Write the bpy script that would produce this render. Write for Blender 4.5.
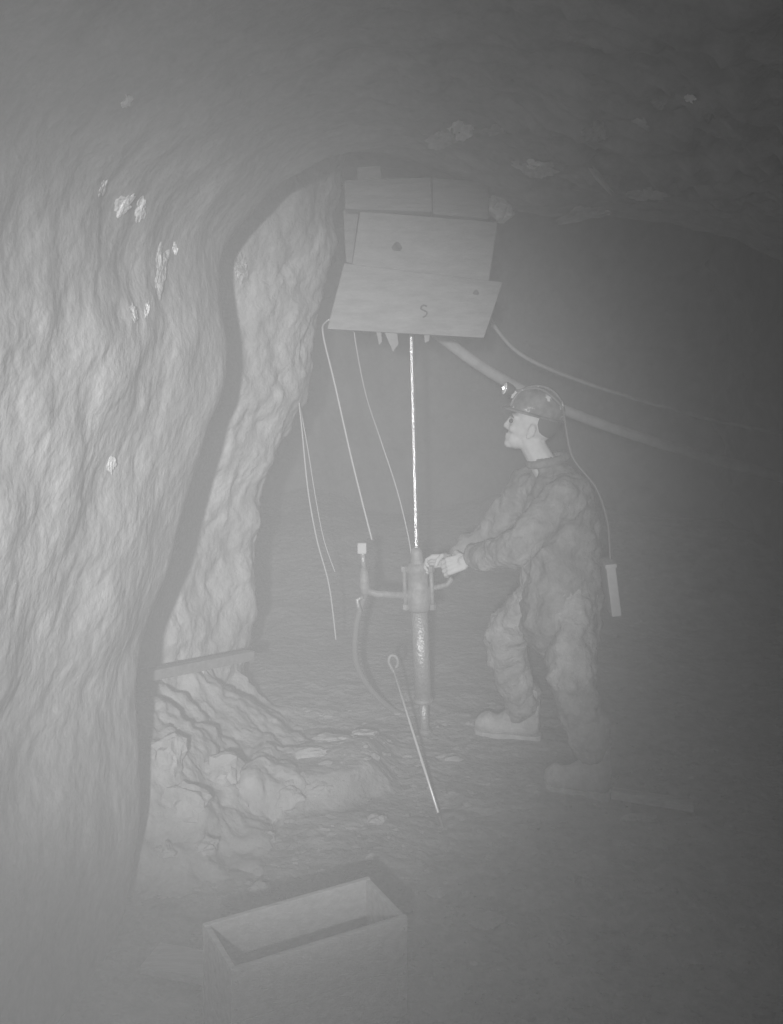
import bpy, bmesh, math, random
import numpy as np
from mathutils import Vector, Matrix, noise, Euler

random.seed(7)
PI = math.pi
for o in list(bpy.data.objects):
    bpy.data.objects.remove(o)
sc = bpy.context.scene
C = sc.collection

# ------------------------------------------------------------------ camera
F, HX, HY, CZ = 1000.0, 391.5, 345.0, 1.8      # focal length in px, principal column, horizon row, eye height
cam = bpy.data.cameras.new('camera')
cam.sensor_fit = 'HORIZONTAL'
cam.sensor_width = 36.0
cam.lens = F * 36.0 / 783.0
cam.shift_y = -(512.0 - HY) / 783.0
cam.clip_start = 0.02
cam_o = bpy.data.objects.new('camera', cam)
C.objects.link(cam_o)
cam_o.location = (0, 0, CZ)
cam_o.rotation_euler = (PI / 2, 0, 0)
sc.camera = cam_o

# ------------------------------------------------------------------ world: black, filled with drill dust
w = bpy.data.worlds.new('mine_dust')
sc.world = w
w.use_nodes = True
nt = w.node_tree
nt.nodes.clear()
wo = nt.nodes.new('ShaderNodeOutputWorld')
bg = nt.nodes.new('ShaderNodeBackground')
bg.inputs[0].default_value = (0, 0, 0, 1)
nt.links.new(bg.outputs[0], wo.inputs[0])
vs = nt.nodes.new('ShaderNodeVolumeScatter')
vs.inputs['Color'].default_value = (.95, .95, .95, 1)
vs.inputs['Density'].default_value = 0.07
vs.inputs['Anisotropy'].default_value = 0.0
nt.links.new(vs.outputs[0], wo.inputs['Volume'])

# ------------------------------------------------------------------ flash gun held to the left of the camera, plus an added fill
def flash(name, loc, target, power, angle, blend, size):
    l = bpy.data.lights.new(name, 'SPOT')
    l.energy = power
    l.spot_size = math.radians(angle)
    l.spot_blend = blend
    l.shadow_soft_size = size
    o = bpy.data.objects.new(name, l)
    C.objects.link(o)
    o.location = loc
    o.rotation_euler = (Vector(target) - Vector(loc)).to_track_quat('-Z', 'Y').to_euler()
    return o
flash('flash_gun', (-0.20, -1.2, 1.95), (-0.31, 3.0, 1.31), 1440, 34, 1.0, 0.04)
flash('fill_spot', (-0.20, -1.2, 1.95), (-0.24, 3.0, 1.45), 44, 58, 1.0, 0.04)   # weak wide fill added to lift the overall base brightness

sc.view_settings.view_transform = 'Standard'
sc.view_settings.look = 'None'
sc.view_settings.gamma = 1.0
sc.view_settings.use_curve_mapping = False
sc.view_settings.exposure = 0.0

# ------------------------------------------------------------------ helpers
def P(x, y, d):
    return Vector(((x - HX) / F * d, d, CZ - (y - HY) / F * d))
def on_floor(x, y, z=0.0):
    return P(x, y, (CZ - z) * F / (y - HY))

def smooth(a, b, x):
    t = min(1.0, max(0.0, (x - a) / (b - a)))
    return t * t * (3 - 2 * t)

def mat(name, col, rough=.85, metal=0.0, var=0.0, scale=6.0, bump=0.0, bscale=30.0, stretch=(1, 1, 1), spots=None, emit=0.0, spec=.3):
    m = bpy.data.materials.new(name)
    m.use_nodes = True
    t = m.node_tree
    b = t.nodes['Principled BSDF']
    b.inputs['Roughness'].default_value = rough
    b.inputs['Metallic'].default_value = metal
    b.inputs['Specular IOR Level'].default_value = spec
    b.inputs['Base Color'].default_value = (col, col, col, 1)
    if emit:
        b.inputs['Emission Color'].default_value = (1, 1, 1, 1)
        b.inputs['Emission Strength'].default_value = emit
    tc = t.nodes.new('ShaderNodeTexCoord')
    mp = t.nodes.new('ShaderNodeMapping')
    mp.inputs['Scale'].default_value = stretch
    t.links.new(tc.outputs['Object'], mp.inputs[0])
    if var:
        n = t.nodes.new('ShaderNodeTexNoise')
        n.inputs['Scale'].default_value = scale
        n.inputs['Detail'].default_value = 9
        n.inputs['Roughness'].default_value = .65
        t.links.new(mp.outputs[0], n.inputs['Vector'])
        r = t.nodes.new('ShaderNodeValToRGB')
        r.color_ramp.elements[0].position = .3
        r.color_ramp.elements[1].position = .7
        lo, hi = max(0, col - var), min(1, col + var)
        r.color_ramp.elements[0].color = (lo, lo, lo, 1)
        r.color_ramp.elements[1].color = (hi, hi, hi, 1)
        t.links.new(n.outputs[0], r.inputs[0])
        out = r.outputs[0]
        if spots:
            n2 = t.nodes.new('ShaderNodeTexNoise')
            n2.inputs['Scale'].default_value = spots[0]
            n2.inputs['Detail'].default_value = 6
            t.links.new(mp.outputs[0], n2.inputs['Vector'])
            r2 = t.nodes.new('ShaderNodeValToRGB')
            r2.color_ramp.elements[0].position = spots[1]
            r2.color_ramp.elements[1].position = spots[1] + .06
            t.links.new(n2.outputs[0], r2.inputs[0])
            mx = t.nodes.new('ShaderNodeMix')
            mx.data_type = 'RGBA'
            t.links.new(r2.outputs[0], mx.inputs[0])
            t.links.new(out, mx.inputs[6])
            mx.inputs[7].default_value = (spots[2],) * 3 + (1,)
            out = mx.outputs[2]
        t.links.new(out, b.inputs['Base Color'])
    if bump:
        n = t.nodes.new('ShaderNodeTexNoise')
        n.inputs['Scale'].default_value = bscale
        n.inputs['Detail'].default_value = 8
        t.links.new(mp.outputs[0], n.inputs['Vector'])
        bp = t.nodes.new('ShaderNodeBump')
        bp.inputs['Strength'].default_value = bump
        bp.inputs['Distance'].default_value = .03
        t.links.new(n.outputs[0], bp.inputs['Height'])
        t.links.new(bp.outputs[0], b.inputs['Normal'])
    return m

M = {
    'wall': mat('pale_drift_rock', .31, .95, var=.10, scale=5.0, bump=.45, bscale=18, spots=(3.2, .72, .62)),
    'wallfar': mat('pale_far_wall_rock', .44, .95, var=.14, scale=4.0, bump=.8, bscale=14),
    'rubble': mat('broken_muck_rock', .36, .95, var=.10, scale=6.0, bump=.7, bscale=18),
    'rodsteel': mat('bright_rod_steel', .95, .35, metal=.3, spec=.9),
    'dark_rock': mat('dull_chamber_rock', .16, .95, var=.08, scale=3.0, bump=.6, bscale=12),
    'floor': mat('trodden_muck', .30, .95, var=.12, scale=5.0, bump=.9, bscale=22, spots=(9, .70, .5)),
    'stone': mat('loose_stone', .48, .95, var=.15, scale=9.0, bump=.6, bscale=30),
    'quartz': mat('white_mineral', .85, .7, var=.1, scale=20.0, bump=.5, bscale=50),
    'timber': mat('sawn_timber', .22, .85, var=.05, scale=5, bump=.2, bscale=30, stretch=(2, 7, 7)),
    'timber2': mat('sawn_timber_dull', .18, .85, var=.05, scale=5, bump=.25, bscale=30, stretch=(1, 9, 9)),
    'knot': mat('timber_knot', .05, .85, var=.06, scale=40),
    'crate': mat('crate_pine', .50, .85, var=.09, scale=6, bump=.25, bscale=30, stretch=(1, 9, 9)),
    'steel': mat('wet_drill_steel', .93, .30, metal=.9, var=.06, scale=60, bump=.35, bscale=120, spec=.8),
    'iron': mat('grey_cast_iron', .25, .65, metal=.2, var=.1, scale=25, bump=.2, bscale=60, spec=.6),
    'bright': mat('dusty_leg_tube', .42, .45, metal=.5, var=.1, scale=40, bump=.3, bscale=80, spec=.7),
    'rubber': mat('hose_rubber', .34, .8, var=.08, scale=12),
    'cable': mat('pale_cable', .38, .8, var=.08, scale=12),
    'cord': mat('hanging_cord', .5, .8),
    'jacket': mat('dark_work_cloth', .19, .95, var=.09, scale=10, bump=.5, bscale=45),
    'trouser': mat('dusty_trouser_cloth', .30, .95, var=.14, scale=9, bump=.6, bscale=40),
    'skin': mat('dusty_skin', .52, .7, var=.06, scale=25),
    'hair': mat('dark_hair', .08, .9),
    'eye': mat('eye', .05, .2),
    'boot': mat('dusty_boot_leather', .46, .6, var=.12, scale=14, bump=.4, bscale=40),
    'sole': mat('boot_sole', .50, .9, var=.1, scale=20),
    'helmet': mat('scuffed_helmet', .16, .58, var=.12, scale=14, spec=.5, spots=(22, .62, .7)),
    'lamp': mat('lamp_shell', .12, .4, metal=.5),
    'lens': mat('lamp_lens', .9, .15, spec=.9),
    'bulb': mat('bulb_glint', .9, .3, emit=4.0),  # emission stands in for the bright reflection on the cap lamp
    'battery': mat('pale_battery_case', .5, .6, var=.06, scale=20),
    'ink': mat('pencil_mark', .06, .9),
    'lead': mat('black_lamp_lead', .18, .6, spec=.4),
    'rust': mat('rusty_rail', .40, .9, var=.1, scale=15, bump=.4),
}

class MB:
    def __init__(s):
        s.v, s.f = [], []
    def add(s, vs, fs):
        b = len(s.v)
        s.v += [tuple(v) for v in vs]
        s.f += [tuple(i + b for i in f) for f in fs]
        return s
    def hexa(s, c):      # 8 corners: front tl,tr,br,bl then back tl,tr,br,bl
        return s.add(c, [(0, 3, 2, 1), (4, 5, 6, 7), (0, 1, 5, 4), (3, 7, 6, 2), (0, 4, 7, 3), (1, 2, 6, 5)])
    def box(s, c, d, rot=None):
        c = Vector(c)
        hx, hy, hz = d[0] / 2, d[1] / 2, d[2] / 2
        pts = [Vector(p) for p in ((-hx, -hy, hz), (hx, -hy, hz), (hx, -hy, -hz), (-hx, -hy, -hz), (-hx, hy, hz), (hx, hy, hz), (hx, hy, -hz), (-hx, hy, -hz))]
        if rot is not None:
            pts = [rot @ p for p in pts]
        return s.hexa([c + p for p in pts])
    def tube(s, pts, rad, n=12, caps=True):
        pts = [Vector(p) for p in pts]
        k = len(pts)
        if not hasattr(rad, '__len__'):
            rad = [rad] * k
        rings, up = [], None
        for i in range(k):
            t = (pts[min(i + 1, k - 1)] - pts[max(i - 1, 0)])
            if t.length < 1e-9:
                t = Vector((0, 0, 1))
            t.normalize()
            if up is None:
                up = t.orthogonal().normalized()
            up = (up - t * up.dot(t))
            up = up.normalized() if up.length > 1e-6 else t.orthogonal().normalized()
            sd = t.cross(up)
            rings.append([pts[i] + (up * math.cos(2 * PI * j / n) + sd * math.sin(2 * PI * j / n)) * rad[i] for j in range(n)])
        vs = [p for r in rings for p in r]
        fs = [(i * n + j, i * n + (j + 1) % n, (i + 1) * n + (j + 1) % n, (i + 1) * n + j) for i in range(k - 1) for j in range(n)]
        if caps:
            fs += [tuple(reversed(range(n))), tuple((k - 1) * n + j for j in range(n))]
        return s.add(vs, fs)
    def ball(s, c, r, sub=2, mtx=None):
        v, f = ICO[sub]
        c = Vector(c)
        rr = r if hasattr(r, '__len__') else (r, r, r)
        vs = [Vector((p.x * rr[0], p.y * rr[1], p.z * rr[2])) for p in v]
        if mtx is not None:
            vs = [mtx @ p for p in vs]
        return s.add([c + p for p in vs], f)
    def limb(s, p0, r0, p1, r1, step=.3):
        p0, p1 = Vector(p0), Vector(p1)
        L = (p1 - p0).length
        n = max(2, int(L / (min(r0, r1) * step)) + 1)
        for i in range(n + 1):
            t = i / n
            s.ball(p0.lerp(p1, t), r0 + (r1 - r0) * t)
        return s
    def mesh(s, name):
        me = bpy.data.meshes.new(name)
        me.from_pydata(s.v, [], s.f)
        me.update()
        return me
    def build(s, name, m, parent=None, sm=False, bevel=0.0):
        me = s.mesh(name)
        bm = bmesh.new()
        bm.from_mesh(me)
        bmesh.ops.recalc_face_normals(bm, faces=bm.faces)
        if bevel:
            bmesh.ops.bevel(bm, geom=list(bm.edges), offset=bevel, segments=2, affect='EDGES', profile=.6)
        bm.to_mesh(me)
        bm.free()
        return link(name, me, m, parent, sm)

def ico(sub):
    bm = bmesh.new()
    bmesh.ops.create_icosphere(bm, subdivisions=sub, radius=1)
    bm.verts.ensure_lookup_table()
    r = ([v.co.copy() for v in bm.verts], [tuple(v.index for v in f.verts) for f in bm.faces])
    bm.free()
    return r
ICO = {k: ico(k) for k in (1, 2, 3, 4)}

def link(name, me, m, parent=None, sm=False):
    if m is not None:
        me.materials.clear()
        me.materials.append(M[m])
    if sm:
        me.polygons.foreach_set('use_smooth', [True] * len(me.polygons))
    o = bpy.data.objects.new(name, me)
    C.objects.link(o)
    if parent is not None:
        par(o, parent)
    return o
def par(o, p):
    o.parent = p
    if p.parent is not None:
        o.matrix_parent_inverse = (p.parent.matrix_parent_inverse @ Matrix.Translation((0, 0, 0))).copy()
        o.matrix_parent_inverse = WORLD[p.name].inverted() if p.name in WORLD else Matrix()
    elif p.name in WORLD:
        o.matrix_parent_inverse = WORLD[p.name].inverted()
WORLD = {}
def tag(o, label, cat, group=None):
    o['label'] = label
    o['category'] = cat
    if group:
        o['group'] = group
    return o
def thing(name, label, cat, loc, group=None):
    o = bpy.data.objects.new(name, None)
    C.objects.link(o)
    o.empty_display_size = .05
    o.location = loc
    WORLD[o.name] = Matrix.Translation(loc)
    return tag(o, label, cat, group)
def structure(o):
    o['kind'] = 'structure'
    return o
def modded(mb, name, voxel, m, parent, smooth_it=4, disp=0.0, dscale=.1, dz=1.0):
    """solid blobs -> one continuous surface, softened, with cloth folds"""
    me = mb.mesh(name)
    o = bpy.data.objects.new(name, me)
    C.objects.link(o)
    r = o.modifiers.new('r', 'REMESH')
    r.mode = 'VOXEL'
    r.voxel_size = voxel
    s = o.modifiers.new('s', 'SMOOTH')
    s.iterations = smooth_it
    s.factor = .5
    dg = bpy.context.evaluated_depsgraph_get()
    me2 = bpy.data.meshes.new_from_object(o.evaluated_get(dg))
    bpy.data.objects.remove(o)
    bpy.data.meshes.remove(me)
    me2.name = name
    if disp:
        co = [v.co.copy() for v in me2.vertices]
        no = [v.normal.copy() for v in me2.vertices]
        for v, c, n in zip(me2.vertices, co, no):
            q = Vector((c.x, c.y, c.z * dz)) / dscale
            v.co = c + n * (disp * noise.fractal(q, 1.0, 2.0, 3))
        me2.update()
    return link(name, me2, m, parent, True)

def catmull(pts, n):
    pts = np.array(pts, float)
    k = len(pts)
    out = []
    for u in np.linspace(0, k - 1 - 1e-9, n):
        i = int(u)
        t = u - i
        p0, p1, p2, p3 = pts[max(i - 1, 0)], pts[i], pts[min(i + 1, k - 1)], pts[min(i + 2, k - 1)]
        out.append(.5 * ((2 * p1) + (-p0 + p2) * t + (2 * p0 - 5 * p1 + 4 * p2 - p3) * t * t + (-p0 + 3 * p1 - 3 * p2 + p3) * t ** 3))
    return np.array(out)

def rock_grid(name, grid, m, amp=.06, fine=.018, strata=0.0, fade=None, splits=None, rough=None):
    """grid: (rows, cols, 3). Displace every vertex along its normal by layered rock noise."""
    g = np.asarray(grid, float)
    du = np.gradient(g, axis=1)
    dv = np.gradient(g, axis=0)
    nn = np.cross(du, dv)
    nn /= np.linalg.norm(nn, axis=2, keepdims=True) + 1e-9
    R, K = g.shape[:2]
    verts = []
    for i in range(R):
        for j in range(K):
            p = Vector(g[i, j])
            a = amp * noise.fractal(p * 1.7, 1.0, 2.0, 3)
            q = p * 6.0
            fi = fine if rough is None else fine * rough[j]
            b = fi * noise.fractal(q, .8, 2.0, 5)
            c = 0.0
            cell = noise.cell(p * 5 + Vector((noise.noise(p * 4), noise.noise(p * 4 + Vector((5, 1, 2))), 0)) * 1.5)
            c += fi * .35 * cell
            if strata:
                u = (p.z * 3.0 + p.x * .8 - p.y * 1.5 + .5 * noise.noise(p * 2.0)) * 5.0
                c += (strata if rough is None else strata * max(0.0, rough[j] - .4) / .6) * (abs((u % 1.0) - .5) * 2 - .5)
            k = 1.0 if fade is None else fade[i, j]
            verts.append(p + Vector(nn[i, j]) * ((a + b + c) * k))
    if splits:
        res = []
        for nm, a, b in splits:
            vv = [verts[i * K + j] for i in range(R) for j in range(a, b)]
            k2 = b - a
            ff = [(i * k2 + j, i * k2 + j + 1, (i + 1) * k2 + j + 1, (i + 1) * k2 + j) for i in range(R - 1) for j in range(k2 - 1)]
            me = bpy.data.meshes.new(nm)
            me.from_pydata(vv, [], ff)
            me.update()
            res.append(structure(link(nm, me, m, None, True)))
        return res
    faces = [(i * K + j, i * K + j + 1, (i + 1) * K + j + 1, (i + 1) * K + j) for i in range(R - 1) for j in range(K - 1)]
    me = bpy.data.meshes.new(name)
    me.from_pydata(verts, [], faces)
    me.update()
    o = link(name, me, m, None, True)
    return structure(o)

# ================================================================== SETTING
# the arch edge where the near drift opens into the chamber (bottom left, over the top, bottom right)
edge_px = [(108, 985, 2.9), (113, 955, 2.98), (122, 920, 3.05), (134, 860, 3.15), (140, 800, 3.2), (137, 740, 3.25), (133, 685, 3.3),
           (138, 645, 3.35), (155, 605, 3.4), (170, 568, 3.45), (181, 525, 3.5), (193, 478, 3.52), (208, 430, 3.55), (222, 395, 3.6),
           (226, 350, 3.62), (222, 300, 3.66), (222, 262, 3.7), (234, 236, 3.75), (262, 204, 3.82), (292, 177, 3.92), (345, 154, 4.05),
           (400, 160, 4.2), (450, 176, 4.3), (512, 208, 4.4), (560, 214, 4.45), (620, 217, 4.5), (680, 226, 4.5), (740, 244, 4.45),
           (800, 280, 4.4), (860, 360, 4.3), (900, 480, 4.2), (920, 650, 4.1), (925, 820, 4.0)]
E = catmull([P(*p) for p in edge_px], 300)
# profile behind the camera
near = []
for k in range(len(edge_px)):
    near.append(None)
lz = np.linspace(-.1, 1.75, 13)
for k in range(13):
    near[k] = (-1.28 - .05 * math.sin(k), -1.6, lz[k])
for k in range(13, 29):
    a = PI - PI * (k - 12) / 17
    near[k] = (.18 + 1.46 * math.cos(a), -1.6, 1.75 + .9 * math.sin(a))
for k in range(29, 33):
    near[k] = (1.66, -1.6, 1.6 - 1.7 * (k - 29) / 3)
N = catmull(near, 300)
ctr = np.array([.3, 0, 1.2])
out = E - ctr
out[:, 1] = 0
out /= np.linalg.norm(out, axis=1, keepdims=True)
rows, fade = [], []
T = np.concatenate([np.linspace(1, .35, 50, endpoint=False), np.linspace(.35, .02, 130, endpoint=False), [.02, .01, .0]])
for t in T:
    g = E * (1 - t) + N * t
    g = g + out * (.07 * math.sin(PI * min(1.0, t * 1.5)))      # the wall hollows slightly behind the lip
    rows.append(g)
    fade.append(np.full(300, min(1.0, .25 + t * 6)))
for k, e in enumerate((.02, .07, .15, .28, .5, .8)):      # the lip turns away into the chamber
    g = E + out * e
    g[:, 1] += .05 + .25 * e + .04 * k
    rows.append(g)
    fade.append(np.full(300, .4))
G = np.array(rows)
Fd = np.array(fade)
SPL = 176        # arch sample where wall turns to roof
RG = np.clip((np.arange(300) - 165) / 65.0, 0, 1) * .85 + .15
wall_left, ceiling, wall_right = rock_grid('drift', G, 'wall', amp=.05, fine=.055, strata=.035, fade=Fd, rough=RG,
                                           splits=[('wall_left', 0, SPL + 1), ('ceiling', SPL, 262), ('wall_right', 261, 300)])

# far left buttress beyond the arch
redge = [(90, 345), (150, 340), (230, 334), (330, 320), (390, 303), (450, 280), (520, 256), (600, 248), (680, 245), (740, 243), (830, 240)]
ys = np.array([a for a, b in redge], float)
xs = np.array([b for a, b in redge], float)
rows = []
for y in np.linspace(60, 830, 170):
    xr = np.interp(y, ys, xs)
    xl = 60 if y > 300 else 60 + (300 - y) * .55
    sec = [P(xl - 60, y, 3.85), P(xl, y, 3.95), P(xl + (xr - xl) * .3, y, 4.12), P(xl + (xr - xl) * .6, y, 4.4), P(xl + (xr - xl) * .85, y, 4.75),
           P(xr, y, 5.05), P(xr - 6, y, 5.35), P(xr - 40, y, 5.9), P(xr - 120, y, 6.8), P(xr - 250, y, 8.2)]
    z = 1.8 - (y - 345) / 1000 * 4.5
    sec = [Vector((p.x, p.y, z)) for p in sec]
    rows.append(catmull(sec, 170))
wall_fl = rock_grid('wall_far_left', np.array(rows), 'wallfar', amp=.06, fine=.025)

def plane_grid(fn, nu, nv):
    return np.array([[fn(u, v) for u in np.linspace(0, 1, nu)] for v in np.linspace(0, 1, nv)])
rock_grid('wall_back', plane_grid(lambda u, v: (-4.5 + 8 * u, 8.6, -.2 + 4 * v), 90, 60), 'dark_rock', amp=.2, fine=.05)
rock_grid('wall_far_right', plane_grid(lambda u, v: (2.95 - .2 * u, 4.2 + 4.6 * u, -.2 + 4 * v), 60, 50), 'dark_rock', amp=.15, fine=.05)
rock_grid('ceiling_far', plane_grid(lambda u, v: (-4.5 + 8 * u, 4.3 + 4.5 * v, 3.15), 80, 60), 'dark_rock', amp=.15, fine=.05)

def floor_h(x, y):
    h = .035 * noise.fractal(Vector((x * 1.3, y * 1.3, 3.0)), 1.0, 2.0, 4)
    h += smooth(6.2, 8.8, y) * (.45 + .35 * noise.noise(Vector((x * .9, y * .5, 2.0))))      # muck banked at the back
    h += .010 * noise.fractal(Vector((x * 9, y * 9, 1.0)), .9, 2.0, 4)
    # the broken rock step running from the wall toward the drill
    ln = (y - (3.98 + .42 * (x + .1)))
    if -.62 < x < .05:
        k = smooth(-.62, -.5, x) * smooth(.05, -.12, x)
        h += k * .11 * smooth(-.05, .04, ln + .05 * noise.noise(Vector((x * 8, 0, 0)))) * smooth(.75, .3, ln)
    return h
floor = None
gx = np.concatenate([np.linspace(-2.6, -1.3, 20, endpoint=False), np.linspace(-1.3, 1.9, 210, endpoint=False), np.linspace(1.9, 3.3, 22)])
gy = np.concatenate([np.linspace(-1.8, 2.2, 40, endpoint=False), np.linspace(2.2, 5.4, 210, endpoint=False), np.linspace(5.4, 8.9, 50)])
K = len(gx)
me = bpy.data.meshes.new('floor')
me.from_pydata([(x, y, floor_h(x, y)) for y in gy for x in gx], [],
               [(i * K + j, i * K + j + 1, (i + 1) * K + j + 1, (i + 1) * K + j) for i in range(len(gy) - 1) for j in range(K - 1)])
floor = structure(link('floor', me, 'floor', None, True))
def gz(p):
    return floor_h(p[0], p[1])

# muck heaped against the far left wall
def slope_pt(u, v):
    x = -1.45 + 1.2 * u
    y = 3.18 + 1.75 * v
    s = smooth(-.32, -1.10, x + .10 * noise.noise(Vector((y * 3, 0, 4)))) * smooth(3.15, 3.75, y)
    return (x, y, floor_h(x, y) - .03 + s * .42 + .08 * s * noise.fractal(Vector((x * 3, y * 3, 8)), .8, 2.0, 4))
rubble = rock_grid('floor_rubble', plane_grid(slope_pt, 120, 150), 'rubble', amp=.03, fine=.032)

# ------------------------------------------------------------------ rocks
def rock_mesh(seed, r, flat=.7, sub=3, sharp=.35):
    rnd = random.Random(seed)
    off = Vector((rnd.uniform(0, 50), rnd.uniform(0, 50), rnd.uniform(0, 50)))
    planes = [(Vector((rnd.gauss(0, 1), rnd.gauss(0, 1), rnd.gauss(0, 1))).normalized(), rnd.uniform(.55, .9)) for _ in range(9)]
    v, f = ICO[sub]
    vs = []
    for p in v:
        q = p.copy()
        for n, d in planes:
            e = q.dot(n) - d
            if e > 0:
                q = q - n * e
        q = q * (1 + sharp * .5 * noise.fractal(p * 1.6 + off, 1.0, 2.0, 4))
        vs.append(Vector((q.x * r[0], q.y * r[1], q.z * r[2])))
    mb = MB()
    mb.add(vs, f)
    return mb
def ray(objs, px, py):
    d = P(px, py, 1.0) - Vector((0, 0, CZ))
    d.normalize()
    best = None
    for o in objs:
        ok, loc, nor, idx = o.ray_cast(Vector((0, 0, CZ)), d)
        if ok and (best is None or loc.y < best[0].y):
            best = (loc, nor, o)
    return best
bpy.context.view_layer.update()
def rock_at(name, seed, px, py, rpx, m='rubble', rz=0.0, ratio=(1, .8, .55), label=None, sub=3, group=None):
    p = on_floor(px, py)
    r = rpx * p.y / F
    mb = rock_mesh(seed, (r * ratio[0], r * ratio[1], r * ratio[2]), sub=sub, sharp=.9)
    o = mb.build(name, m, None, False)
    z = gz(p)
    if name == 'boulder':        # bedded in the heap: stands where the sight line meets it
        h = ray([rubble], px, py - rpx * .3)
        if h:
            p, z = h[0], h[0].z - r * ratio[2] * .35
    o.location = (p.x, p.y, z + r * ratio[2] * .45)
    o.rotation_euler = (0, 0, rz)
    tag(o, label, 'rock', group)
    return o
rock_at('loose_stone', 1, 437, 893, 12, ratio=(1, .6, .45), label='small pale stone alone on the floor right of the open crate')
rock_at('loose_stone', 2, 487, 921, 22, ratio=(1, .6, .22), rz=.3, label='low flat stone cluster piece on the floor right of the crate')
rock_at('boulder', 3, 222, 785, 24, m='rubble', ratio=(1, .7, .75), label='rounded boulder in the muck heap at the foot of the left wall')
rock_at('boulder', 4, 185, 812, 22, m='rubble', ratio=(1, .7, .8), label='boulder in the muck heap nearest the dark wall edge')
rock_at('boulder', 5, 172, 765, 20, m='rubble', ratio=(.8, .7, .9), label='upright rock leaning on the wall above the muck heap')
rock_at('boulder', 6, 205, 852, 14, m='rubble', ratio=(1, .7, .7), label='small rock at the front foot of the muck heap')
rock_at('boulder', 7, 165, 856, 13, m='rubble', ratio=(1, .7, .6), label='dark chipped rock beside the wall edge below the muck heap')
rock_at('loose_stone', 8, 288, 815, 20, ratio=(1, .5, .6), rz=.5, label='broken block at the left end of the floor step')
rock_at('loose_stone', 9, 318, 806, 16, ratio=(1, .5, .5), rz=.3, label='broken block second along the floor step')
rock_at('loose_stone', 10, 262, 840, 13, ratio=(1, .6, .5), label='stone fallen in front of the floor step')
rock_at('loose_stone', 11, 375, 826, 12, ratio=(.8, .6, .7), label='stone on the floor left of the leaning rod foot')
rock_at('loose_stone', 12, 640, 820, 15, ratio=(1.2, .6, .3), label='flat stone on the floor below the short timber')
rock_at('loose_stone', 13, 625, 848, 10, ratio=(1.4, .5, .3), rz=-.4, label='thin pale sliver of stone on the floor right of the boots')
rock_at('loose_stone', 14, 650, 894, 12, ratio=(1.2, .6, .35), label='pale stone on the floor near the right front')
rock_at('loose_stone', 15, 690, 962, 12, ratio=(1, .8, .6), label='dim stone at the bottom right of the floor')
rock_at('loose_stone', 16, 332, 760, 14, ratio=(1.3, .6, .4), label='pale flat stone behind the floor step')
rock_at('loose_stone', 17, 310, 780, 16, ratio=(1.3, .6, .35), label='flat stone just behind the left end of the step')
rock_at('loose_stone', 18, 362, 748, 13, ratio=(1.3, .6, .35), label='flat stone behind the step toward the drill leg')
rock_at('loose_stone', 19, 450, 757, 12, ratio=(1.4, .6, .3), label='flat stone between the drill leg and the far boot')
rock_at('loose_stone', 20, 258, 893, 14, ratio=(1, .7, .5), label='stone on the floor just behind the crate')
rock_at('loose_stone', 21, 285, 902, 9, ratio=(1, .7, .6), label='little stone close behind the crate rim')

# loose chippings: too many to count
mb = MB()
rnd = random.Random(5)
for i in range(1500):
    px, py = rnd.uniform(190, 800), 700 + 320 * rnd.random() ** .8
    p = on_floor(px, py)
    r = rnd.uniform(.004, .016) * (1.6 if rnd.random() < .08 else 1)
    v, f = ICO[1]
    off = Vector((rnd.uniform(0, 99), rnd.uniform(0, 99), 0))
    sx, sy, sz = rnd.uniform(.8, 1.8), rnd.uniform(.6, 1.2), rnd.uniform(.3, .7)
    z = gz(p)
    mb.add([Vector((p.x, p.y, z)) + Vector((q.x * sx, q.y * sy, q.z * sz)) * r * (1 + .5 * noise.noise(q * 1.3 + off)) for q in v], f)
g = mb.build('rock_chippings', 'floor')
g['kind'] = 'stuff'
tag(g, 'small rock chippings scattered over the drift floor', 'gravel')

# knobs of rock proud of the wall and the roof (parts of them)
def knob(px, py, rx, ry, seed, m, objs, flat=.4, rot=0.0):
    h = ray(objs, px, py)
    if not h:
        return
    loc, nor, o = h
    if nor.dot(Vector((0, 0, CZ)) - loc) < 0:
        nor = -nor
    k = loc.y / F
    q = nor.to_track_quat('Z', 'X')
    view = (loc - Vector((0, 0, CZ))).normalized()
    # axes in the surface: the one across the view keeps its size, the other is stretched for foreshortening
    ax = Vector((math.cos(rot), 0, -math.sin(rot)))
    ax = (ax - nor * ax.dot(nor)).normalized()
    ay = nor.cross(ax)
    st = 1 / max(.35, abs(nor.dot(view)))
    mb = rock_mesh(seed, (1, 1, 1), sub=4, sharp=1.5)
    mtx = Matrix((ax, ay, nor)).transposed()
    r = Vector((rx * k, ry * k * st, min(rx, ry) * k * flat))
    mb.v = [tuple(loc + mtx @ Vector((v[0] * r.x, v[1] * r.y, v[2] * r.z))) for v in mb.v]
    mb.build('rock_knob', m, o, False)
roofs = [ceiling, wall_left]
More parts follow.
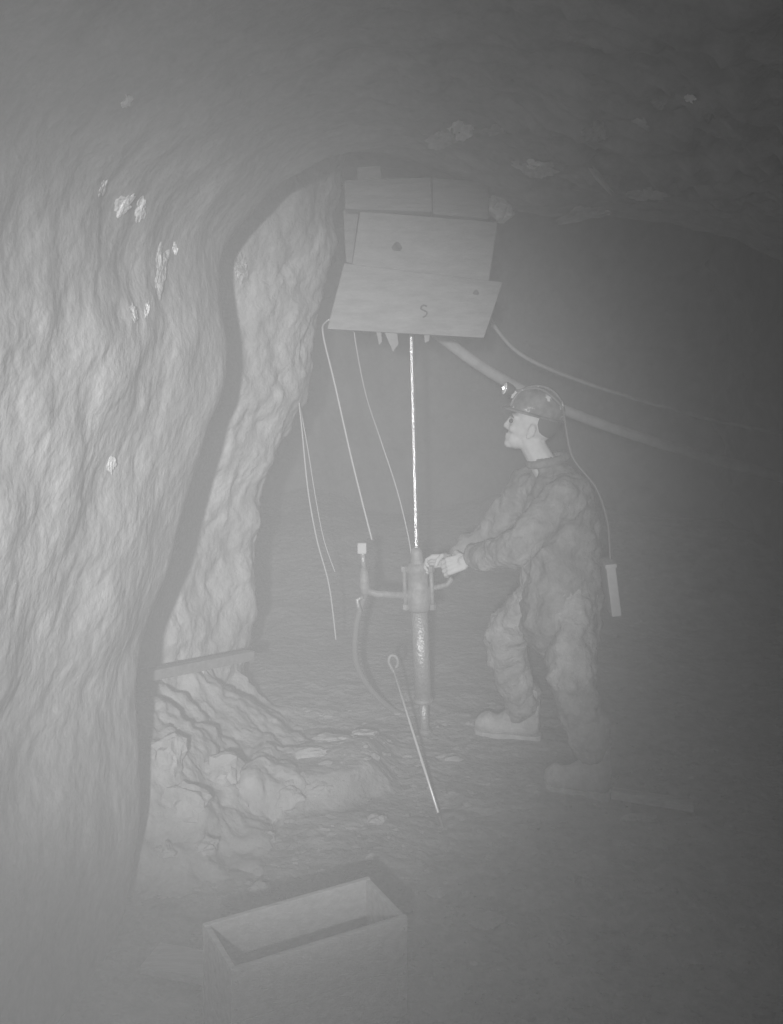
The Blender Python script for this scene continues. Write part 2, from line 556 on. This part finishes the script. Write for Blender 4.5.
for a in [(462, 128, 14, 8, 31, 'quartz'), (450, 138, 20, 8, 32, 'stone'), (535, 168, 20, 7, 33, 'stone'), (532, 165, 8, 5, 34, 'quartz'),
          (588, 213, 32, 6, 35, 'stone'), (605, 212, 12, 4, 36, 'quartz'), (600, 130, 18, 7, 37, 'stone'), (640, 120, 12, 6, 38, 'stone'),
          (592, 170, 26, 4, 39, 'stone'), (500, 128, 12, 5, 40, 'stone'), (660, 102, 8, 5, 41, 'stone'), (690, 98, 6, 4, 42, 'quartz'),
          (645, 195, 18, 7, 43, 'stone'), (410, 170, 12, 3, 44, 'quartz'), (575, 38, 9, 4, 45, 'stone'),
          (128, 100, 7, 5, 51, 'quartz'), (122, 205, 14, 6, 52, 'quartz'), (140, 208, 12, 7, 53, 'quartz'), (104, 186, 9, 5, 54, 'quartz'),
          (158, 258, 7, 6, 55, 'stone'), (175, 250, 5, 4, 56, 'quartz'), (147, 310, 4, 4, 57, 'quartz'), (135, 314, 9, 5, 58, 'stone'),
          (110, 462, 6, 6, 60, 'stone'), (160, 270, 9, 12, 62, 'stone')]:
    knob(*a, roofs)
for a in [(242, 273, 11, 14, 71, 'stone'), (238, 268, 5, 6, 72, 'quartz'), (180, 705, 14, 16, 73, 'stone'), (210, 740, 16, 12, 74, 'stone'),
          (175, 745, 12, 18, 75, 'stone'), (200, 690, 10, 14, 76, 'stone')]:
    knob(*a, [wall_fl])

# ================================================================== TIMBERS UNDER THE ROOF
def beam(name, corners, depth, m, label, knots=(), bev=.006, shift=(0, 0, 0)):
    f = [P(*c) for c in corners]
    n = (f[1] - f[0]).cross(f[3] - f[0]).normalized()
    if n.y < 0:
        n = -n
    base = (f[2] + f[3]) / 2
    t = thing(name, label, 'timber', base)
    mb = MB()
    mb.hexa(f + [p + Vector((0, depth, 0)) for p in f])
    o = mb.build('plank', m, t, False, bevel=bev)
    for (px, py, rp) in knots:
        # disc on the face
        dd = Vector(((px - HX) / F, 1, -(py - HY) / F))
        cpt = Vector((0, 0, CZ))
        s = (f[0] - cpt).dot(n) / dd.dot(n)
        c = cpt + dd * s
        r = rp * c.y / F
        k = MB()
        ax = (f[1] - f[0]).normalized()
        ay = n.cross(ax)
        ring = [c + (ax * math.cos(a) + ay * math.sin(a) * .9) * r * (1 + .12 * math.sin(3 * a)) for a in [2 * PI * i / 20 for i in range(20)]]
        k.add([p - n * .004 for p in ring] + [p + n * .006 for p in ring], [tuple(range(20)), tuple(range(39, 19, -1))] + [(i, 20 + i, 20 + (i + 1) % 20, (i + 1) % 20) for i in range(20)])
        k.build('knot', 'knot', t)
    return t, f, n
beam('roof_timber', [(344, 180, 4.19), (431, 177, 4.17), (432, 212, 4.17), (345, 209, 4.19)], .16, 'timber2', 'left block of the topmost timber row, wedged against the mine roof')
beam('roof_timber', [(432.7, 178, 4.19), (489, 181, 4.18), (489, 219, 4.18), (432.7, 214, 4.19)], .16, 'timber2', 'short right block of the topmost timber row under the roof')
beam('roof_timber', [(360, 211, 4.27), (498, 222, 4.25), (489, 281, 4.23), (352, 265, 4.25)], .15, 'timber', 'middle timber of the stack with one dark round knot', knots=[(397, 247, 5)])
bt, bf, bn = beam('roof_timber', [(344, 263, 4.20), (503, 282, 4.16), (484, 338, 4.08), (327, 329, 4.12)], .15, 'timber', 'lowest and largest timber of the stack, hiding the top of the drill steel', knots=[(476, 293, 3)])
# pencilled squiggle on the lowest timber
def on_face(px, py):
    dd = Vector(((px - HX) / F, 1, -(py - HY) / F))
    return Vector((0, 0, CZ)) + dd * ((bf[0] - Vector((0, 0, CZ))).dot(bn) / dd.dot(bn)) - bn * .006
sq = [(427, 307), (423, 306), (421, 309), (424, 311), (427, 313), (426, 316), (423, 318)]
MB().tube([on_face(*p) for p in catmull([(a, b) for a, b in sq], 22)], .0042, 6).build('pencil_mark', 'ink', bt)
# strip added for the shaded side face of the middle timber, wedges
beam('timber_side_strip', [(343, 210, 4.34), (359, 210, 4.34), (352, 264, 4.32), (346, 262, 4.32)], .12, 'timber2', 'narrow strip added for the dark shaded left side of the middle timber')
beam('roof_wedge', [(357, 167, 4.28), (381, 165, 4.28), (382, 179, 4.28), (357, 180, 4.28)], .1, 'timber', 'little wooden wedge between the topmost timber and the roof')
beam('timber_splinter', [(384, 331, 4.16), (397, 331, 4.16), (398.5, 344, 4.15), (393, 352, 4.15)], .03, 'timber', 'broad broken splinter hanging under the lowest timber', bev=.002)
beam('timber_splinter', [(376, 331, 4.16), (381, 331, 4.16), (382, 342, 4.15), (379, 345, 4.15)], .02, 'timber', 'narrow splinter left of the broad one under the lowest timber', bev=.001)
beam('timber_splinter', [(424, 335, 4.16), (430, 335, 4.16), (429, 341, 4.15), (425, 343, 4.15)], .02, 'timber', 'tiny splinter right of the drill steel under the lowest timber', bev=.001)
rk = rock_mesh(93, (.075, .07, .055), sub=3, sharp=1.0)
o = rk.build('roof_rock', 'stone')
o.location = P(499, 208, 4.32)
tag(o, 'jagged rock wedged at the right end of the topmost timber', 'rock')

# ================================================================== AIR HOSE, CABLE, HANGING CORDS
def cord(name, pts, r, m, label, cat, n=40, seg=10, group=None):
    c = catmull([P(*p) for p in pts], n)
    o = MB().tube([Vector(p) for p in c], r, seg).build(name, m, None, True)
    return tag(o, label, cat, group)
cord('air_hose', [(418, 312, 5.2), (445, 340, 5.25), (500, 378, 5.3), (565, 410, 5.35), (640, 437, 5.4), (750, 469, 5.4), (880, 500, 5.4)], .030, 'rubber',
     'thick pale air hose sagging across the drift behind the miner', 'hose')
cord('power_cable', [(480, 300, 5.3), (500, 334, 5.35), (530, 360, 5.4), (600, 388, 5.45), (690, 414, 5.5), (730, 424, 5.5), (880, 452, 5.5)], .010, 'cable',
     'thin cable sagging above the thick air hose', 'cable')
cord('hanging_cord', [(335, 318, 4.30), (326, 322, 4.36), (323, 334, 4.45), (335, 385, 4.58), (350, 452, 4.62), (363, 505, 4.62), (372, 540, 4.62)], .0042, 'cord',
     'cord hanging from the lower left corner of the timbers to the drill valve', 'cord')
cord('hanging_cord', [(352, 310, 4.30), (356, 345, 4.45), (366, 395, 4.7), (380, 438, 4.9), (397, 490, 4.85), (409, 540, 4.75), (413, 572, 4.66)], .0030, 'cord', 'faint cord hanging close left of the drill steel', 'cord')
cord('hanging_cord', [(299, 402, 5.02), (302, 430, 4.95), (308, 490, 4.95), (317, 540, 4.95), (329, 585, 4.95), (336, 640, 4.95)], .0038, 'cord', 'leftmost cord hanging beside the left wall', 'cord')
cord('hanging_cord', [(300, 406, 5.05), (308, 450, 5.0), (316, 500, 5.0), (324, 540, 5.0), (335, 572, 5.0)], .0026, 'cord', 'thinner cord just right of the leftmost hanging cord', 'cord')

# bar on the left wall
def bar(name, a, b, wd, ht, m, label, cat):
    A, B = Vector(a), Vector(b)
    x = (B - A).normalized()
    y = Vector((0, 0, 1)).cross(x).normalized()
    z = x.cross(y)
    mb = MB()
    mb.hexa([A - y * wd / 2 + z * ht / 2, B - y * wd / 2 + z * ht / 2, B - y * wd / 2 - z * ht / 2, A - y * wd / 2 - z * ht / 2,
             A + y * wd / 2 + z * ht / 2, B + y * wd / 2 + z * ht / 2, B + y * wd / 2 - z * ht / 2, A + y * wd / 2 - z * ht / 2])
    return mb, tag(mb.build(name, m, None, False, bevel=.004), label, cat)
bar('wooden_rail', P(128, 679, 3.86), P(250, 655, 4.55), .05, .042, 'timber', 'wooden rail fixed low along the left wall behind the dark rock edge', 'rail')
a, b = on_floor(612, 793, .03), on_floor(694, 806, .03)
bar('floor_timber', a, b, .045, .034, 'crate', 'short squared timber lying on the floor behind the boots', 'timber')

# ================================================================== CRATE
cc = Vector((-.232, 2.70, 0))
ux = Vector((.88, .475, 0)).normalized()
uy = Vector((-ux.y, ux.x, 0))
L, W, H, th = .50, .235, .27, .016
zf = gz(cc) - .005
crate = thing('wooden_crate', 'open wooden crate with nothing in it on the floor in the foreground', 'crate', (cc.x, cc.y, zf))
Rm = Matrix((ux, uy, Vector((0, 0, 1)))).transposed()
def cb(c, d, name, m='crate', parent=crate, bev=.003):
    q = cc + Rm @ Vector((c[0], c[1], 0)) + Vector((0, 0, zf + c[2]))
    return MB().box(q, d, Rm).build(name, m, parent, False, bevel=bev)
for s in (-1, 1):
    cb((0, s * (W / 2 - th / 2), H * .26), (L, th, H * .49), 'side_board')
    cb((0, s * (W / 2 - th / 2), H * .755), (L, th, H * .49), 'side_board')
    cb((s * (L / 2 - th / 2 - .001), 0, H * .5), (th, W - 2 * th, H * .985), 'end_board')
for k in range(3):
    cb((0, -W / 3 + k * W / 3, .010), (L - 2 * th, W / 3 - .008, .014), 'bottom_board')
for s in (-1, 1):
    for e in (-1, 1):
        for z in (.05, .12, .17, .24):
            q = cc + Rm @ Vector((e * (L / 2 - .012), s * (W / 2 + .0005), 0)) + Vector((0, 0, zf + z))
            MB().ball(q, .004, 1).build('nail', 'iron', crate)
# plank lying left of the crate
bar('floor_plank', on_floor(150, 958, .02), on_floor(228, 972, .02), .12, .025, 'crate', 'flat plank lying on the floor left of the crate', 'plank')

# ================================================================== DRILL
D = 4.6
base = P(425, 736, D)
base.z = gz(base)
drill = thing('stoper_drill', 'rock drill on an air leg, standing upright with its steel running up behind the timbers', 'drill', base)
axis_top = P(417, 562, D)
axis_bot = P(425, 736, D)
ax = (axis_top - axis_bot)
def al(y):              # point on the drill axis by height row
    t = (736 - y) / (736 - 562)
    return axis_bot + ax * t
st_top = P(408.5, 215, D)
st = MB()
pts, rad = [], []
for i in range(60):
    t = i / 59
    pts.append(al(566).lerp(st_top, t))
    rad.append(.0105 + .0012 * noise.noise(Vector((t * 40, 0, 0))))
st.tube(pts, rad, 6)
so = st.build('drill_steel', 'steel', drill)
so['label'] = 'bright wet drill steel'
MB().tube([al(566), al(563), al(558), al(549), al(547)], [.026, .030, .030, .024, .016], 16).build('collar', 'iron', drill, True)
hd = MB()
hd.tube([al(611), al(609), al(604), al(590), al(588), al(572), al(570), al(563)], [.040, .052, .056, .056, .048, .048, .056, .042], 20)
hd.build('cylinder', 'iron', drill, True)
for s in (-1, 1):
    MB().tube([al(606) + Vector((s * .062, -.015, 0)), al(568) + Vector((s * .062, -.015, 0))], .010, 8).build('side_rod', 'iron', drill, True)
    for y in (606, 568):
        MB().tube([al(y) + Vector((s * .062, -.015, -.012)), al(y) + Vector((s * .062, -.015, .012))], .016, 6).build('nut', 'iron', drill)
MB().tube([al(700), al(612)], .038, 20).build('leg_cylinder', 'bright', drill, True)
MB().tube([al(702), al(698)], .046, 20).build('leg_gland', 'iron', drill, True)
MB().tube([al(734), al(700)], .020, 14).build('leg_piston', 'bright', drill, True)
MB().tube([al(737), al(733), al(729)], [.008, .034, .030], 12).build('foot', 'iron', drill, True)
# throttle arm and valve to the left
v0 = al(596)
v1 = P(377, 594, D - .02)
v2 = P(362, 590, D - .02)
arm = MB().tube([v0, v1, v2], [.018, .016, .016], 10).build('throttle_arm', 'iron', drill, True)
valve = MB().tube([P(365, 598, D - .02), P(365, 588, D - .02), P(364, 574, D - .02), P(364, 568, D - .02)], [.014, .024, .022, .014], 12).build('valve', 'iron', drill, True)
MB().tube([P(364, 570, D - .02), P(362.5, 552, D - .02)], .012, 8).build('valve_stem', 'bright', drill, True)
MB().box(P(362, 548, D - .02), (.042, .03, .05)).build('valve_cap', 'battery', drill, False, bevel=.006)
MB().tube([P(360, 612, D - .04), P(357, 600, D - .03), P(364, 596, D - .02)], .010, 8).build('throttle_lever', 'bright', drill, True)
MB().tube([al(590) + Vector((.03, 0, 0)), P(447, 585, D - .01), P(452, 578, D - .02)], .012, 10).build('hand_grip', 'iron', drill, True)
# hose from valve to the ground
cord('drill_hose', [(364, 597, 4.62), (356, 628, 4.66), (358, 668, 4.75), (385, 704, 4.85), (420, 719, 4.95), (520, 735, 5.3)], .014, 'lead', 'air hose drooping from the drill valve to the floor', 'hose')

# leaning rod with hooked end
foot = on_floor(443, 826)
foot.z = gz(foot)
head = P(394, 672, 4.36)
rod = thing('hooked_rod', 'thin bright metal rod with a hooked top leaning toward the drill', 'rod', foot)
dirv = (head - foot).normalized()
MB().tube([foot + dirv * .05, head], .0052, 8).build('shaft', 'rodsteel', rod, True)
MB().tube([foot - Vector((0, 0, .004)), foot + dirv * .06], [.004, .007], 8).build('tip', 'iron', rod, True)
hook = catmull([head, P(391, 667, 4.38), P(388.5, 661, 4.38), P(391, 655.5, 4.38), P(396, 657, 4.38), P(398, 663, 4.38), P(395.5, 668, 4.38)], 20)
MB().tube([Vector(p) for p in hook], .007, 8).build('hook', 'iron', rod, True)

# ================================================================== PERSON
pel = P(560, 588, 4.27)
person = thing('person', 'miner in dark work clothes and helmet reaching forward to steady the drill', 'person', (pel.x, pel.y, 0))
chest = P(556, 515, 4.31)
neck = P(547, 466, 4.33)
head = P(530, 427, 4.36)
shN, shF = P(563, 492, 4.14), P(530, 488, 4.48)
elN, wrN = P(520, 548, 4.06), P(466, 561, 4.38)
elF, wrF = P(487, 536, 4.62), P(450, 560, 4.62)
hipN, knN, anN = P(572, 598, 4.15), P(572, 678, 4.00), P(590, 756, 3.99)
hipF, knF, anF = P(540, 598, 4.38), P(504, 637, 4.50), P(522, 716, 4.58)

# trousers
mb = MB()
mb.limb(pel + Vector((0, 0, .06)), .165, pel, .16)
mb.limb(hipN, .105, knN, .098).limb(knN, .098, knN.lerp(anN, .55), .084).limb(knN.lerp(anN, .55), .084, anN + Vector((0, 0, .065)), .090)
mb.limb(hipF, .105, knF, .098).limb(knF, .098, knF.lerp(anF, .55), .086).limb(knF.lerp(anF, .55), .086, anF + Vector((0, 0, .065)), .090)
modded(mb, 'trousers', .016, 'trouser', person, 2, disp=.024, dscale=.055, dz=.8)
# jacket
mb = MB()
mid = pel.lerp(chest, .5) + Vector((.02, 0, 0))
for yo in (-.07, .07):
    o3 = Vector((0, yo, 0))
    mb.limb(pel + o3 + Vector((-.005, 0, -.12)), .175, mid + o3, .150)
    mb.limb(mid + o3, .150, chest + o3 + Vector((.02, 0, .02)), .155)
    mb.limb(chest + o3 + Vector((.02, 0, .02)), .155, neck + o3 * .5 + Vector((.03, 0, -.05)), .09)
mb.limb(neck + Vector((.02, 0, -.05)), .085, neck + Vector((0, 0, .0)), .068)
mb.limb(shN + Vector((.02, 0, -.01)), .095, elN, .075).limb(elN, .075, elN.lerp(wrN, .80), .056)
mb.limb(shF, .095, elF, .072).limb(elF, .072, wrF.lerp(elF, .3), .054)
modded(mb, 'jacket', .014, 'jacket', person, 2, disp=.026, dscale=.075)
# collar
col = []
mbc = MB()
cdir = (head - neck).normalized()
ring = [neck + Vector((.005, 0, .025)) + Vector((math.cos(a) * .080, math.sin(a) * .078, .020 * math.cos(a))) for a in [2 * PI * i / 28 for i in range(29)]]
mbc.tube(ring, .018, 8, caps=False).build('collar', 'jacket', person, True)

# head (local: forward -X, up Z, origin at the head centre)
Hm = Matrix.Translation(head) @ Euler((0, math.radians(15), math.radians(-10))).to_matrix().to_4x4()
def hp(x, y, z):
    return Hm @ (Vector((x, y, z)) * 1.06)
mb = MB()
R3 = Hm.to_3x3()
mb.ball(hp(.018, 0, .028), (.095, .077, .090), 3, R3)
mb.ball(hp(-.030, 0, -.005), (.060, .062, .075), 3, R3)
mb.ball(hp(-.040, 0, -.062), (.046, .048, .044), 3, R3)
mb.ball(hp(-.064, 0, -.088), (.024, .026, .020), 3, R3)
mb.ball(hp(-.060, 0, .026), (.034, .052, .016), 3, R3)
mb.limb(hp(-.082, 0, .018), .010, hp(-.096, 0, -.020), .013)
for s in (-1, 1):
    mb.ball(hp(-.086, s * .012, -.025), .010, 2)
    mb.ball(hp(-.062, s * .036, -.022), (.022, .020, .020), 2, R3)
    mb.ball(hp(.012, s * .080, -.008), (.019, .009, .032), 2, R3)
    mb.ball(hp(.004, s * .079, -.034), (.010, .008, .012), 2, R3)
mb.ball(hp(-.080, 0, -.052), (.012, .024, .007), 2, R3)
mb.ball(hp(-.079, 0, -.066), (.012, .021, .007), 2, R3)
mb.limb(hp(.012, 0, -.05), .055, neck + Vector((.012, 0, -.04)), .062)
bodyo = modded(mb, 'body', .0055, 'skin', person, 2)
for s in (-1, 1):
    MB().ball(hp(-.079, s * .031, .006), .0105, 2).build('eye', 'eye', person, True)
    mbb = MB().tube([hp(-.088, s * .014, .026), hp(-.086, s * .032, .030), hp(-.074, s * .048, .024)], [.004, .005, .003], 6)
    mbb.build('eyebrow', 'hair', person, True)
mb = MB()
mb.ball(hp(.040, 0, .030), (.080, .078, .075), 3, R3)
modded(mb, 'hair', .008, 'hair', person, 2)

# helmet
def lathe(profile, n=36, squash=(1, 1), fn=None):
    vs, fs = [], []
    for (r, z) in profile:
        for j in range(n):
            a = 2 * PI * j / n
            x, y = r * math.cos(a) * squash[0], r * math.sin(a) * squash[1]
            if fn:
                x, y, z2 = fn(x, y, z, a)
            else:
                z2 = z
            vs.append(hp(x, y, z2))
    k = len(profile)
    fs = [(i * n + j, i * n + (j + 1) % n, (i + 1) * n + (j + 1) % n, (i + 1) * n + j) for i in range(k - 1) for j in range(n)]
    fs.append(tuple(range((k - 1) * n, k * n)))
    return MB().add(vs, fs)
prof = [(.094, .060), (.098, .058), (.100, .062), (.099, .084), (.094, .110), (.082, .138), (.060, .158), (.033, .169), (.010, .172)]
helmet = lathe(prof, squash=(1.12, .95), fn=lambda x, y, z, a: (x + .012, y, z)).build('helmet', 'helmet', person, True)
brim = [(.096, .066), (.108, .062), (.116, .057), (.116, .053), (.106, .057), (.092, .060)]
def brimfn(x, y, z, a):
    k = max(0, -math.cos(a)) ** 2
    return (x * (1 + .14 * k) + .012, y, z - .006 * k)
b = lathe(brim, squash=(1.08, .95), fn=brimfn)
b.f = b.f[:-1]
WORLD[helmet.name] = Matrix()
b.build('brim', 'helmet', helmet, True)
for yo in (-.03, 0, .03):
    r = [hp(.012 + 1.12 * .100 * math.cos(a) * .97, yo, .064 + .112 * math.sin(a)) for a in [PI * i / 20 for i in range(21)]]
    MB().tube(r, .006, 6).build('ridge', 'helmet', helmet, True)
# cap lamp
lampc = hp(-.116, -.004, .126)
ld = (R3 @ Vector((-.93, -.36, .02))).normalized()
lamp = MB().tube([lampc - ld * -.0 + ld * .028, lampc + ld * .022, lampc, lampc - ld * .02], [.030, .031, .026, .016], 20).build('cap_lamp', 'lamp', helmet, True)
MB().tube([lampc + ld * .026, lampc + ld * .030, lampc + ld * .032], [.0275, .0275, .020], 20).build('lens', 'lens', helmet, True)
MB().ball(lampc + ld * .034, .006, 2).build('bulb', 'bulb', helmet, True)
MB().box(hp(-.094, 0, .112), (.030, .034, .040), R3).build('lamp_bracket', 'lamp', helmet, False, bevel=.003)
# lamp lead down the back to the battery on the belt
lead = catmull([hp(-.09, -.02, .13), hp(0, -.055, .165), hp(.10, -.06, .12), hp(.135, -.03, .05), P(573, 458, 4.30), P(596, 488, 4.26), P(607, 520, 4.22), P(609.5, 545, 4.2), P(610.5, 563, 4.18)], 50)
ld_o = MB().tube([Vector(p) for p in lead], .0055, 8).build('lamp_lead', 'lead', person, True)
bc = P(610.5, 588, 4.16)
bat = MB().box(bc, (.040, .13, .205), Euler((0, math.radians(-7), 0)).to_matrix()).build('battery_pack', 'battery', person, False, bevel=.005)
bat['label'] = 'pale lamp battery on the belt'
WORLD[bat.name] = Matrix()
MB().box(bc + Vector((-.0125, 0, .105)), (.048, .138, .016), Euler((0, math.radians(-7), 0)).to_matrix()).build('battery_lid', 'battery', bat, False, bevel=.003)
# hands
def hand(wr, fore, palm_n, curl, thumb_side, name):
    """wr wrist, fore direction of the palm, palm_n direction the palm faces, fingers curl toward palm_n"""
    f = Vector(fore).normalized()
    n = Vector(palm_n)
    n = (n - f * n.dot(f)).normalized()
    s = f.cross(n) * thumb_side
    mb = MB()
    mb.limb(wr - f * .07, .030, wr + f * .012, .027)
    for k in range(4):
        o4 = s * (.030 - .020 * k)
        mb.limb(wr + f * .015 + o4 * .7, .0165, wr + f * .085 + o4, .0135)
    for k, Lf in enumerate((.070, .080, .074, .056)):
        p = wr + f * .088 + s * (.031 - .0205 * k)
        d = f.copy()
        ang = 0
        for j, fr in enumerate((.45, .32, .23)):
            ang += curl[j]
            d = f * math.cos(ang) + n * math.sin(ang)
            q = p + d * Lf * fr
            mb.limb(p, .0098 - .0008 * j, q, .0092 - .0009 * j)
            p = q
    p = wr + f * .025 + s * .030
    q = p + (f * .5 + s * .6 + n * .45).normalized() * .042
    r = q + (f * .75 + n * .75 - s * .1).normalized() * .032
    r2 = r + (f * .5 + n * .9 - s * .35).normalized() * .024
    mb.limb(p, .015, q, .012).limb(q, .0115, r, .0105).limb(r, .010, r2, .008)
    return modded(mb, name, .004, 'skin', person, 2)
grip = P(432, 568, 4.55)
hand(wrN, P(424, 573, 4.45) - wrN, (-.2, .75, -.5), (.45, .75, .6), -1, 'hand')
hand(wrF, P(423, 562, 4.60) - wrF, (-.3, -.7, -.5), (.5, .8, .7), 1, 'hand')

# boots
def boot(ank, heel, toe, name):
    fz = 0.0
    hl, te = Vector(heel), Vector(toe)
    f = (te - hl)
    f.z = 0
    Lb = f.length
    f.normalize()
    s = Vector((-f.y, f.x, 0))
    up = Vector((0, 0, 1))
    z0 = gz((hl + te) / 2)
    hl.z = z0
    mb = MB()
    def q(a, b, c):
        return hl + f * a * Lb + s * b + up * c
    mb.limb(q(.16, 0, .060), .048, q(.19, 0, .20), .058)
    mb.limb(q(.15, 0, .055), .044, q(.5, 0, .052), .042)
    mb.limb(q(.24, 0, .125), .050, q(.60, 0, .060), .038)
    mb.limb(q(.5, .004, .046), .044, q(.78, .006, .046), .046)
    mb.limb(q(.78, .006, .054), .052, q(.86, .006, .048), .044)
    bo = modded(mb, name, .009, 'boot', person, 3, disp=.005, dscale=.04)
    WORLD[bo.name] = Matrix()
    sm = MB()
    outl = [(0, -.02), (0, .02), (.06, .038), (.25, .042), (.45, .040), (.68, .052), (.85, .050), (.96, .030), (1.0, 0), (.96, -.028), (.85, -.046), (.68, -.050), (.45, -.038), (.25, -.040), (.06, -.036)]
    n = len(outl)
    sm.add([q(a, b, .0) for a, b in outl] + [q(a, b, .022) for a, b in outl], [tuple(range(n)), tuple(range(2 * n - 1, n - 1, -1))] + [(i, (i + 1) % n, n + (i + 1) % n, n + i) for i in range(n)])
    sm.build('sole', 'sole', bo)
    hm = MB()
    o2 = [(.0, -.03), (.0, .03), (.10, .042), (.30, .042), (.30, -.042), (.10, -.042)]
    hm.add([q(a, b, -.012) for a, b in o2] + [q(a, b, .012) for a, b in o2], [tuple(range(6)), tuple(range(11, 5, -1))] + [(i, (i + 1) % 6, 6 + (i + 1) % 6, 6 + i) for i in range(6)])
    hm.build('heel', 'sole', bo)
    for k in range(5):
        a = .30 + .065 * k
        zt = .142 - .016 * k
        MB().tube([q(a, -.030, zt - .018), q(a + .02, 0, zt + .006), q(a, .030, zt - .018)], .0035, 6).build('lace', 'cable', bo, True)
boot(anN, on_floor(610, 795), on_floor(545, 784), 'boot')
boot(anF, on_floor(541, 739), on_floor(474, 732), 'boot')
